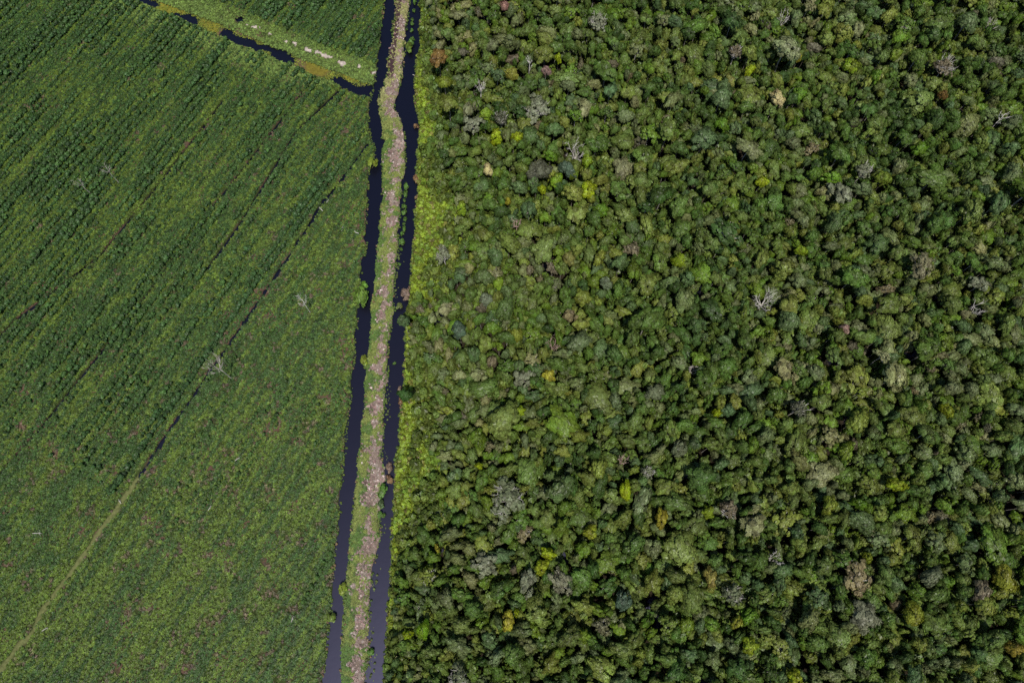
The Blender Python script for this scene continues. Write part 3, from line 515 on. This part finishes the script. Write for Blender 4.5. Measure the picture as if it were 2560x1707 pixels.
# landmarks: photo place, radius, what it is, short name, label
A = [("bare",1440,384,24,M_white,"bare white fan-shaped tree","bare white fan-shaped dead tree in the upper middle of the forest"),
 ("bare",1201,221,15,M_white,"white forked snag","white forked snag without twigs near the upper canal edge"),
 ("half",1342,272,34,PALE,"sprawling pale-limbed tree","pale tree with long sprawling white limbs in the upper forest"),
 ("half",1253,299,19,DARKG,"white-starred dark tree","dark tree whose white branches spread like a star, upper forest"),
 ("snag",1323,160,12,M_white,"tall bare pole trunk","tall bare pole-like trunk standing alone in the upper forest"),
 ("leaf",1095,143,22,ORANGE,"rusty orange tree","rusty orange-brown tree on a white trunk near the upper canal"),
 ("leaf",1220,422,13,CREAM,"cream-yellow tree","small cream-yellow tree in bloom near the upper canal side"),
 ("bare",1383,859,18,M_pink,"pink bare tree","pinkish bare twiggy tree in the middle of the forest"),
 ("half",1268,1249,46,GREYG,"huge grey bare-limbed tree","huge thin grey tree with bare white limbs in the lower forest"),
 ("half",1069,1441,24,(.15,.19,.03),"white skeleton by the canal","white skeleton branches over a lime crown beside the lower canal"),
 ("bare",1910,756,25,M_white,"broken white tree","broken white tree with arching limbs right of the forest centre"),
 ("half",2359,173,26,BROWN,"grey-brown forked tree","grey-brown thin tree with a white forked limb, upper right"),
 ("snag",2500,300,18,M_white,"long leaning white trunk","long white trunk with a twiggy top near the right edge"),
 ("half",2158,429,20,PALE,"white-twigged pale tree","pale tree with white twigs on a white trunk, upper right"),
 ("bare",2443,775,16,M_white,"white star-shaped snag","white star-shaped dead tree near the right edge at mid height"),
 ("half",1825,1273,24,BROWN,"thin grey-brown tree","thin grey-brown tree with white limbs in the lower right forest"),
 ("bare",1940,1396,15,M_white,"crooked white snag","crooked white snag poking out of green crowns, lower right"),
 ("leaf",2454,1478,25,BROWN,"brown-grey round tree","round brown-grey tree near the lower right edge"),
 ("half",1146,1690,27,GREYG,"grey tree on the bottom edge","grey half-bare tree cut by the bottom edge of the photo"),
 ("half",1830,1487,27,GREYG,"white-veined grey tree","grey tree veined with white limbs in the lower right forest"),
 ("bare",1961,44,15,M_white,"white snag at the top edge","small white dead snag near the top edge, right of middle"),
 ("half",1495,61,26,PALE,"grey branching tree at top","grey thin-crowned tree with branching white limbs near the top edge"),
 ("leaf",1262,15,12,(.3,.17,.13),"pinkish tree at top edge","small pinkish-brown tree at the top edge near the canal"),
 ("half",1997,1023,22,DARKG,"dark leafless tree","dark grey leafless tree right of the forest centre"),
 ("half",1107,636,20,PALE,"grey tree by the fern belt","grey tree with white limbs beside the bright fern belt"),
 ("leaf",1944,245,18,CREAM,"cream tree on the right","cream-yellow round tree in the upper right forest"),
 ("leaf",2117,818,10,(.38,.25,.2),"small pink-topped tree","small pink-topped tree right of the forest centre"),
 ("leaf",2537,1620,19,(.22,.18,.025),"orange tree in the corner","orange-yellow tree in the lower right corner"),
 ("leaf",1654,1295,20,(.27,.24,.025),"golden tree","golden yellow tree low in the middle of the forest"),
 ("leaf",2161,1541,36,(.135,.142,.085),"big grey dome tree","big grey dome-shaped tree in the lower right forest"),
 ("leaf",1563,1224,19,LIME,"lone vivid lime tree","vivid lime-yellow tree alone below the forest centre"),
 ("leaf",1698,651,17,(.18,.25,.015),"lime dome above centre","round lime-green tree above and right of the forest centre"),
 ("leaf",2367,1025,16,(.19,.23,.015),"lime tree near right edge","lime-green tree near the right edge below mid height"),
 ("half",1838,133,18,BROWN,"brownish bare tree at top","brownish bare-branched tree near the top, right of middle"),
 ("bare",1731,925,12,M_grey,"small grey snag","small grey dead snag just right of the forest centre"),
 ("bare",1290,561,13,M_pink,"reddish fallen branches","reddish dead branches in a gap near the upper fern belt"),
 ("leaf",1366,172,10,(.3,.2,.17),"small pinkish tree","small pinkish dead-leaved tree near the tall pole trunk"),
 ("half",1620,1180,17,PALE,"pale thin tree below centre","pale thin-crowned tree below the forest centre"),
 ("bare",1560,1150,11,M_pink,"dark reddish snag","reddish broken snag below the forest centre"),
 ("bare",2480,60,13,M_grey,"grey snag in the corner","grey twiggy snag in the upper right corner")]

trees = []      # dict(x,y,r,h,form,tint,px,py,rpx,word,anchor)
for a in A:
    kind, px, py, rp = a[:4]; h = {"bare": 18.5, "half": 20, "snag": 20, "leaf": 19}[kind]
    c = at(px, py, h * (0.78 if kind != "leaf" else 0.85)); d = seen(*c)[2]
    trees.append(dict(x=c[0], y=c[1], r=rp * d / FPX, h=h, kind=kind, px=px, py=py, rpx=rp, anchor=a, tint=a[4]))
for (px, py, rp, form, tint, word) in K:
    h = 17.0 + 0.09 * rp; c = at(px, py, h * 0.85); d = seen(*c)[2]
    tint = tuple(1.18 * v for v in tint) if 'lime' in word and tint is not LIME else tint
    trees.append(dict(x=c[0], y=c[1], r=rp * d / FPX, h=h, kind="leaf", px=px, py=py, rpx=rp, form=form, tint=tint, word=word, anchor=None))
# the rest: crowns packed by size
PAL = [((.052, .096, .020), .14, "dark green"), ((.079, .136, .024), .21, "green"), ((.112, .160, .034), .20, "olive"), ((.134, .168, .062), .11, "grey-green"), ((.084, .136, .046), .08, "blue-green"), ((.157, .196, .036), .10, "yellow-olive"), ((.108, .178, .020), .10, "fresh green"), ((.145, .132, .072), .02, "brownish grey"), ((.205, .222, .092), .06, "pale olive")]
cdf = np.cumsum([p[1] for p in PAL]); cdf /= cdf[-1]
cell = {}; CS = 7.0
def near_ok(x, y, r, f):
    i, j = int(x // CS), int(y // CS)
    for a in range(i - 2, i + 3):
        for b in range(j - 2, j + 3):
            for (qx, qy, qr) in cell.get((a, b), ()):
                if (qx - x) ** 2 + (qy - y) ** 2 < (f * (qr + r)) ** 2: return False
    return True
def put(x, y, r): cell.setdefault((int(x // CS), int(y // CS)), []).append((x, y, r))
for t in trees: put(t["x"], t["y"], t["r"] * 0.85)
cand = 0
for stage, (rmin, rmax, tries, f) in enumerate(((4.2, 5.6, 130, 0.84), (3.2, 4.3, 420, 0.80), (2.3, 3.3, 4200, 0.70), (1.7, 2.4, 24000, 0.63), (1.1, 1.8, 32000, 0.60))):
    bx = rng.uniform(-60, 275, tries); by = rng.uniform(-60, 300, tries); br = rng.uniform(rmin, rmax, tries)
    ok = inframe(bx, by, 10, 120); offb = bx - ex(3, by); bb = belt(by); big = np.clip(0.55 + offb / 45, 0.5, 1.0)
    br = br * np.where(offb < 25, big, 1)
    for x, y, r, o, of, b in zip(bx, by, br, ok, offb, bb):
        if not o or of < b + r * 0.8 + (2.2 if b > 3 else 0.3): continue
        if stage < 2 and of < 30: continue
        if r > 1.9 and of > 25 and vnoise(np.array([x]), np.array([y]), 9, 431)[0] > 0.86: continue
        if not near_ok(x, y, r, f): continue
        put(x, y, r)
        e = min(1.0, 0.62 + (of - b) / 60.0)
        h = (9.8 + 2.0 * r) * random.uniform(0.72, 1.28) * e
        cw = fbm(np.array([x]), np.array([y]), 45, 401)[0]
        q = PAL[int(np.searchsorted(cdf, min(0.999, max(0, random.random() * 0.85 + (cw - 0.5) * 0.5 + 0.075))))]
        tint = np.array(q[0]) * random.uniform(0.8, 1.22) * np.array([random.uniform(.92, 1.1), 1, random.uniform(.85, 1.15)])
        rr = random.random()
        form = random.choice(DOME) if rr < .46 else random.choice(TUFT) if rr < .68 else random.choice(LOBED) if rr < .80 else random.choice(NARROW) if rr < .88 else FLAT[0] if rr < .95 else random.choice(SPARSE)
        if q[2] in ("brownish grey",) and random.random() < .5: form = random.choice(SPARSE)
        px, py, d = seen(x, y, h * 0.85)
        trees.append(dict(x=x, y=y, r=r, h=h, kind="leaf", px=px, py=py, rpx=r / d * FPX, form=form, tint=tint, word=q[2], anchor=None, filler=True))

# ------------------------------------------------------------------ builders for single trees
def bare_wood(seed, h, spread, nl=6, stub=False, r0=0.2):
    """a leafless tree: trunk, and limbs each with its branches and twigs"""
    r = np.random.default_rng(seed); fork = h * r.uniform(0.52, 0.64)
    tp = [np.array([0, 0, -0.3])]; 
    for z in (0.33, 0.66, 1.0): tp.append(np.array([r.normal() * .2, r.normal() * .2, fork * z]))
    top = tp[-1]
    if stub: tp.append(np.array([r.normal() * .4, r.normal() * .4, h])); rad = [r0 * 1.4, r0, r0 * .85, r0 * .65, r0 * .25]
    else: rad = [r0 * 1.4, r0, r0 * .9, r0 * .8]
    trunk = tube(tp, rad, 7); limbs = []
    a0 = r.uniform(0, 6.28)
    for i in range(nl):
        a = a0 + i * 6.283 / nl + r.normal() * .25; e = r.uniform(.55, 1.0); sp = spread * r.uniform(.7, 1.1) * (0.45 if stub else 1)
        s = top if not stub else top + (tp[-1] - top) * r.uniform(0, .8); L = (h - s[2]) if not stub else (h - fork) * .45
        d = np.array([math.cos(a), math.sin(a), 0]); pts = [s]
        for q in (0.3, 0.6, 1.0): pts.append(s + d * sp * (q ** 0.85) + np.array([0, 0, L * e * q ** 1.15]) + r.normal(size=3) * .22)
        parts = [tube(pts, [r0 * .62, r0 * .5, r0 * .36, r0 * .16], 5)]
        for b in range(4 if not stub else 2):
            tq = r.uniform(.35, .95); k = min(2, int(tq * 3)); fr = tq * 3 - k; bs = pts[k] * (1 - fr) + pts[k + 1] * fr
            bd = d * r.uniform(.2, .8) + np.array([-d[1], d[0], 0]) * r.choice([-1, 1]) * r.uniform(.4, 1) + np.array([0, 0, r.uniform(.25, .9)]); bl = sp * r.uniform(.35, .6)
            be = bs + bd * bl * .9; bm = (bs + be) / 2 + r.normal(size=3) * .18; parts.append(tube([bs, bm, be], [r0 * .34, r0 * .25, r0 * .1], 4))
            for tw in range(4):
                ts = bs + (be - bs) * r.uniform(.35, 1); td = bd * .5 + r.normal(size=3) * .6 + np.array([0, 0, .3]); parts.append(tube([ts, ts + td * bl * .5], [r0 * .16, r0 * .05], 3))
        limbs.append(join(parts))
    return trunk, limbs
DIRS = ["right", "upper right", "upper side", "upper left", "left", "lower left", "lower side", "lower right"]
ORD = ["first", "second", "third", "fourth", "fifth", "sixth", "seventh", "eighth", "ninth", "tenth", "eleventh", "twelfth", "thirteenth", "fourteenth", "fifteenth", "sixteenth", "seventeenth", "eighteenth", "nineteenth", "twentieth"] + ["twenty-" + w for w in ("first", "second", "third", "fourth", "fifth", "sixth", "seventh", "eighth", "ninth")] + ["thirtieth"] + ["thirty-" + w for w in ("first", "second", "third", "fourth", "fifth", "sixth", "seventh", "eighth", "ninth")]
LAND = [(t["px"], t["py"], t["anchor"][5]) for t in trees if t["anchor"]]
def sector(px, py, m): return int(round(math.degrees(math.atan2(-(py - m[1]), px - m[0])) / 45.0)) % 8

vis = lambda t: -5 < t["px"] < 2565 and -5 < t["py"] < 1712
marked = [t for t in trees if t["anchor"]]; known = [t for t in trees if not t["anchor"] and not t.get("filler")]
fill = sorted([t for t in trees if t.get("filler") and 12 < t["px"] < 2548 and 12 < t["py"] < 1695], key=lambda t: -t["rpx"])
n_pick = 300 - len(known) - len([t for t in marked if t["kind"] in ("leaf", "half")])
picked = known + fill[:n_pick]; pick_ids = set(id(t) for t in picked)
# each of them is named by its nearest landmark, the side it lies on and its place outward on that side
byk = {}
for t in picked:
    j = min(range(len(LAND)), key=lambda k: (LAND[k][0] - t["px"]) ** 2 + (LAND[k][1] - t["py"]) ** 2); s = sector(t["px"], t["py"], LAND[j])
    byk.setdefault((j, s), []).append((math.hypot(LAND[j][0] - t["px"], LAND[j][1] - t["py"]), t))
for (j, s), lst in byk.items():
    for r_, (d, t) in enumerate(sorted(lst, key=lambda q: q[0])):
        size = "large" if t["rpx"] > 24 else "small" if t["rpx"] < 13 else "mid-sized"
        where = DIRS[s] if "side" not in DIRS[s] else DIRS[s].split()[0]
        rel = {"upper": "above the", "lower": "below the", "left": "left of the", "right": "right of the"}.get(where, "%s of the" % where.replace(" ", "-"))
        t["label"] = "%s %s tree, %s %s %s" % (size, t["word"], ORD[r_] if r_ else "nearest", rel, LAND[j][2])

def leafy_tree(t, label, name="forest_tree", form=None, tint=None):
    f = FORMS[t["form"] if form is None else form]
    e = add(name, None, label=label, cat="tree", group="trees of the natural forest"); e.empty_display_size = 0.5
    gz = float(ground_z(np.array([t["x"]]), np.array([t["y"]]))[0]); s = t["r"] / 3.5
    e.location = (t["x"], t["y"], min(gz, 0)); e.rotation_euler = (0, 0, random.uniform(0, 6.28)); q_ = random.uniform(0.76, 1.3); e.scale = (s * q_, s / q_, t["h"] / TREE_H0)
    for nm, me in (("trunk", f["trunk"]), ("crown", f["crown"])):
        add(nm, me, e, tint=(t["tint"] if tint is None else tint) if nm == "crown" else None)
    return e
def dead_tree(x, y, h, spread, woodm, label, seed, nl=6, stub=False, r0=0.2, name="dead_tree", group="dead trees", cat="dead tree", sink=0.0):
    e = add(name, None, label=label, cat=cat, group=group); gz = float(ground_z(np.array([x]), np.array([y]))[0]); e.location = (x, y, min(gz, 0.3) - sink)
    tr, lb = bare_wood(seed, h, spread, nl, stub, r0)
    add("trunk", new_mesh("bare_trunk", tr[0], [tr[1], tr[2]], [woodm], smooth=True), e)
    for v, q, k in lb: add("limb", new_mesh("bare_limb", v, [q, k], [woodm]), e)
    return e
for i, t in enumerate(marked):
    kind, _, _, rp, c, nick, label = t["anchor"]
    if kind == "bare": dead_tree(t["x"], t["y"], t["h"], t["r"], c, label, 500 + i, nl=11 if rp > 20 else 7, r0=0.2)
    elif kind == "snag": dead_tree(t["x"], t["y"], t["h"], t["r"] * 1.6, c, label, 500 + i, nl=6, stub=True, r0=0.24)
    elif kind == "leaf": leafy_tree(t, label, form=[0, 1, 9, 3][i % 4])
    else:
        e = add("thin_crowned_tree", None, label=label, cat="tree", group="trees of the natural forest"); gz = float(ground_z(np.array([t["x"]]), np.array([t["y"]]))[0]); e.location = (t["x"], t["y"], min(gz, 0))
        tr, lb = bare_wood(500 + i, t["h"] * 1.02, t["r"] * 0.76, 9, False, 0.22)
        add("trunk", new_mesh("pale_trunk", tr[0], [tr[1], tr[2]], [M_bark], smooth=True), e)
        for v, q, k in lb: add("limb", new_mesh("pale_limb", v, [q, k], [M_white]), e)
        cr = add("crown", FORMS[SPARSE[i % 2]]["crown"], e, tint=c); s = t["r"] / 3.5; cr.scale = (s, s, t["h"] / TREE_H0 * 0.97)
for t in picked: leafy_tree(t, t["label"])
far = [t for t in trees if id(t) not in pick_ids and not t["anchor"]]
mass("forest", [f["whole"] for f in FORMS], [(t["x"], t["y"], min(0, float(ground_z(np.array([t["x"]]), np.array([t["y"]]))[0]))) for t in far], np.array([(t["r"] / 3.5 * q_, t["r"] / 3.5 / q_, t["h"] / TREE_H0) for t, q_ in zip(far, rng.uniform(0.72, 1.38, len(far)))]), rng.uniform(0, 6.28, len(far)), [t["form"] for t in far], np.array([t["tint"] for t in far]), "dense mixed green forest of smaller crowns between the single trees", "forest")
# young growth under the canopy
gx, gy = jitter_grid(-60, 275, -60, 300, 2.1, rng); offb = gx - ex(3, gy); k = (offb > belt(gy) * 0.5 + 0.5) & inframe(gx, gy, 4, 110); gx, gy = gx[k], gy[k]
gap = fbm(gx, gy, 13, 421, 3); k = rng.random(len(gx)) < sstep(0.66, 0.45, gap) * 0.9 + 0.1; gx, gy = gx[k], gy[k]; n = len(gx)
offb = gx - ex(3, gy)
T = mixc(np.array([0.075, 0.125, 0.022]) * np.ones((n, 1)), (0.13, 0.17, 0.03), rng.random(n)); s = rng.uniform(1.2, 2.5, n)
mass("forest_undergrowth", BUSH, np.stack([gx, gy, np.maximum(ground_z(gx, gy), -.5) + rng.uniform(-.3, 4.5, n) * sstep(0, 25, offb)], 1), np.stack([s, s, s * rng.uniform(.9, 1.7, n)], 1), rng.uniform(0, 6.28, n), rng.integers(0, 4, n), T, "low leafy young growth under the forest canopy", "undergrowth")

# ------------------------------------------------------------------ the largest saplings, one by one
FL = [(575, 943, "leaning dead tree by the ditch"), (298, 457, "tall dead trunk in the dense rows"), (228, 478, "thin dead trunk in the dense rows"), (775, 780, "lone dead tree near the canal"), (919, 361, "ditch mouth at the canal"), (388, 1131, "lower end of the open ditch"), (656, 739, "middle of the ditch"), (217, 1376, "grassy trail's bend"), (60, 60, "upper left corner"), (820, 100, "sand patches by the side canal"), (640, 60, "small pool by the side canal"), (60, 900, "left edge at mid height"), (200, 720, "left field's second furrow"), (500, 560, "first furrow beyond the ditch"), (430, 250, "side canal's open pools"), (808, 502, "white log by the ditch"), (497, 971, "ditch bend below the leaning dead tree"), (450, 1250, "dark peat patch below the ditch"), (300, 900, "plain field centre left"), (700, 400, "field corner above the ditch"), (120, 300, "densest rows at upper left"), (30, 500, "left edge in the dense rows"), (300, 140, "dense rows at the top"), (560, 380, "field below the long pool")]
byk = {}
for i in indiv:
    ppx, ppy, _ = seen(S[i, 0], S[i, 1], 1.5); j = min(range(len(FL)), key=lambda k: (FL[k][0] - ppx) ** 2 + (FL[k][1] - ppy) ** 2); s = sector(ppx, ppy, FL[j])
    byk.setdefault((j, s), []).append((math.hypot(FL[j][0] - ppx, FL[j][1] - ppy), i))
for (j, s), lst in byk.items():
    for r_, (d, i) in enumerate(sorted(lst)):
        w_ = DIRS[s].split()[0] if "side" in DIRS[s] else DIRS[s]; rel = {"upper": "above the", "lower": "below the", "left": "left of the", "right": "right of the"}.get(w_, "%s of the" % w_.replace(" ", "-"))
        o = add("plantation_sapling", SAP[spid[i]], label="young dark green tree, %s out %s %s" % (ORD[min(r_, 38)] if r_ else "nearest", rel, FL[j][2]), cat="sapling", group="largest young trees of the planted rows", loc=(S[i, 0], S[i, 1], gzS[i] - 0.1), tint=ST_[i])
        o.scale = (float(ssize[i]),) * 3; o.rotation_euler = (0, 0, float(srz[i]))

# ------------------------------------------------------------------ standing dead trees and logs in the field
def height_for(base, top):
    b = at(*base); return min(np.arange(4, 30, 0.25), key=lambda h: (seen(b[0], b[1], h)[0] - top[0]) ** 2 + (seen(b[0], b[1], h)[1] - top[1]) ** 2)
for q, (base, top, sp, nl, m_, lab) in enumerate([((578, 945), (528, 898), 3.6, 9, M_grey, "leaning-looking dead tree with a bushy grey twig crown beside the ditch"), ((298, 457), (256, 416), 2.2, 5, M_grey, "tall thin dead tree with forked top in the dense left rows"), ((230, 487), (188, 447), 1.8, 4, M_grey, "thin grey dead trunk left of the taller dead tree, dense rows"), ((776, 781), (741, 752), 2.6, 6, M_white, "white lone dead tree in open grass near the canal")]):
    b = at(*base); dead_tree(b[0], b[1], float(height_for(base, top)), sp, m_, lab, 700 + q, nl=nl, r0=0.17 if q == 0 else 0.13, name="dead_field_tree", group="dead trees standing in the plantation")
def log(px, py, ang, L, r0, lab, z=None, fork=True, m_=None):
    L, r0 = L * 0.8, r0 * 0.8; b = at(px, py); r = np.random.default_rng(int(px * 7 + py)); d = np.array([math.cos(ang), math.sin(ang), 0]); n_ = np.array([-d[1], d[0], 0])
    z0 = (float(ground_z(np.array([b[0]]), np.array([b[1]]))[0]) if z is None else z) + 0.55
    c = np.array([0, 0, 0.]); parts = [tube([c - d * L / 2, c + n_ * .1 + [0, 0, .1], c + d * L / 2 + [0, 0, .35]], [r0, r0 * .85, r0 * .4], 6)]
    e = add("fallen_log", None, label=lab, cat="log", group="bleached logs lying about the field"); e.location = (b[0], b[1], z0)
    add("stem", new_mesh("bleached_stem", parts[0][0], [parts[0][1], parts[0][2]], [m_ or M_white], smooth=True), e)
    if fork:
        for k in range(2):
            s0 = c + d * L * r.uniform(-.1, .35); v = tube([s0, s0 + d * L * .18 + n_ * L * .22 * (1 if k else -1) + [0, 0, .25]], [r0 * .6, r0 * .25], 5)
            add("branch_stub", new_mesh("bleached_stub", v[0], [v[1], v[2]], [m_ or M_white]), e)
for a in [(804, 525, 2.3, 3.0, .17, "forked white log lying across the ditch edge"), (892, 583, 2.7, 2.6, .19, "short white log near the left canal's bank"), (857, 573, 1.4, 3.2, .1, "thin pale stick standing out of grass near the canal"), (595, 1148, .6, 2.6, .16, "white forked driftwood in the lower field grass"), (96, 1333, .0, 4.2, .15, "curved white log alone at the lower left"), (116, 1572, .5, 2.8, .15, "pale log beside the grassy trail's lower end"), (302, 1253, 2.2, 2.4, .12, "small pale log where ditch turns to trail"), (527, 1270, 1.0, 2.4, .12, "pale broken stick on bare soil, lower field"), (733, 1546, 1.3, 2.6, .14, "white stick near the bottom of the field"), (820, 505, .9, 2.0, .1, "thin pale stick just above the ditch log")]: log(*a)
log(1037, 189, -0.6, 3.0, .16, "white curved log floating at the forest bank of the canal", z=WATER_Z - 0.35)

# ------------------------------------------------------------------ single shrubs along the canals
G_, Y_, O_, P_ = (0.085, 0.17, 0.03), (0.19, 0.25, 0.03), (0.22, 0.135, 0.065), (0.19, 0.135, 0.10)
SHR = [(909, 740, 18, 26, (0.13, 0.24, 0.035), "big round green shrub bulging into the left canal at mid height"), (933, 411, 10, 15, Y_, "yellow-green shrub on the field bank below the ditch mouth"), (858, 1473, 10, 14, Y_, "lime shrub bulging into the left canal from the strip, low down"), (830, 1543, 10, 12, (.12, .17, .03), "olive shrub on the field bank near the bottom"), (911, 903, 9, 12, Y_, "lime shrub on the strip's left edge below mid height"),
 (1016, 464, 6, 9, G_, "top bush of the row in the right canal"), (1014, 481, 6, 8, G_, "second bush of the row in the right canal"), (1010, 498, 4, 5, G_, "third and small bush of the canal bush row"), (1009, 515, 6, 7, G_, "fourth bush of the canal bush row"), (1010, 531, 7, 7, G_, "fifth and widest bush of the canal bush row"), (1011, 545, 5, 6, G_, "sixth bush of the canal bush row"), (1009, 557, 4, 4, G_, "seventh tiny bush of the canal bush row"), (1009, 569, 5, 7, G_, "eighth bush of the canal bush row"), (1005, 583, 4, 6, G_, "ninth bush of the canal bush row"), (1004, 603, 7, 9, G_, "lone wide bush just below the canal bush row"), (1002, 621, 4, 5, G_, "small bush under the lone wide canal bush"), (998, 657, 4, 4, G_, "last tiny bush in the canal beside the strip"),
 (1037, 4, 4, 7, G_, "bush in the right canal at the top edge"), (1034, 24, 4, 6, G_, "second canal bush from the top edge"), (1030, 46, 4, 5, G_, "third canal bush from the top edge"), (1030, 56, 5, 5, G_, "fourth canal bush from the top edge"), (1028, 73, 4, 4, G_, "tiny fifth canal bush from the top edge"), (1031, 92, 5, 5, G_, "sixth canal bush from the top edge"), (1029, 106, 8, 8, G_, "wide green bush at the upper canal's narrow branch"), (1023, 123, 9, 12, (.12, .19, .03), "largest bush closing the narrow upper canal branch"),
 (974, 1199, 9, 10, O_, "round rusty orange shrub in the lower right canal"), (972, 1168, 8, 12, P_, "pinkish dry shrub above the rusty orange shrub"), (958, 1228, 11, 16, G_, "green shrub below the rusty orange shrub"), (953, 1260, 8, 9, (.08, .13, .05), "half-sunk weed clump below the green canal shrub"), (953, 1286, 8, 9, G_, "lowest green clump in the lower right canal"), (1039, 446, 7, 10, O_, "rusty dry shrub on the forest bank, upper canal"), (1015, 738, 13, 13, P_, "dry pinkish shrub leaning from the forest bank at mid height"), (997, 765, 8, 8, (.13, .17, .05), "weedy clump off the strip at mid height"), (1001, 974, 6, 9, P_, "upper brown reed clump on the forest bank"), (1000, 1000, 5, 10, O_, "lower orange reed clump on the forest bank"), (927, 1629, 8, 9, G_, "green clump at the strip's right edge near the bottom"), (985, 905, 4, 4, G_, "tiny floating clump in the middle of the right canal"),
 (1040, 315, 6, 6, O_, "small rusty bush on the forest bank near the canal bulge")]
for i, (px, py, rx, ry, tnt, lab) in enumerate(SHR):
    c = at(px, py, 0.8); d = seen(*c)[2]; e = add("canal_shrub", None, label=lab, cat="shrub", group="single shrubs along the canals")
    e.location = (c[0], c[1], max(float(ground_z(np.array([c[0]]), np.array([c[1]]))[0]), WATER_Z) - 0.25); a, b = rx * d / FPX, ry * d / FPX / 0.92
    e.scale = (a, b, max(0.45, (a + b) / 2 * 0.8))
    cr = add("foliage", SAP[i % 4] if rx > 6 else BUSH[i % 4], e, tint=tnt); cr.rotation_euler = (0, 0, random.uniform(0, 6.28))
    st = [tube([[0, 0, -0.2], [math.cos(k * 2.1) * .25, math.sin(k * 2.1) * .25, .7]], [.07, .04], 5) for k in range(3)]; v, q, t3 = join(st); add("stem", new_mesh("shrub_stems", v, [q, t3], [M_dark]), e)
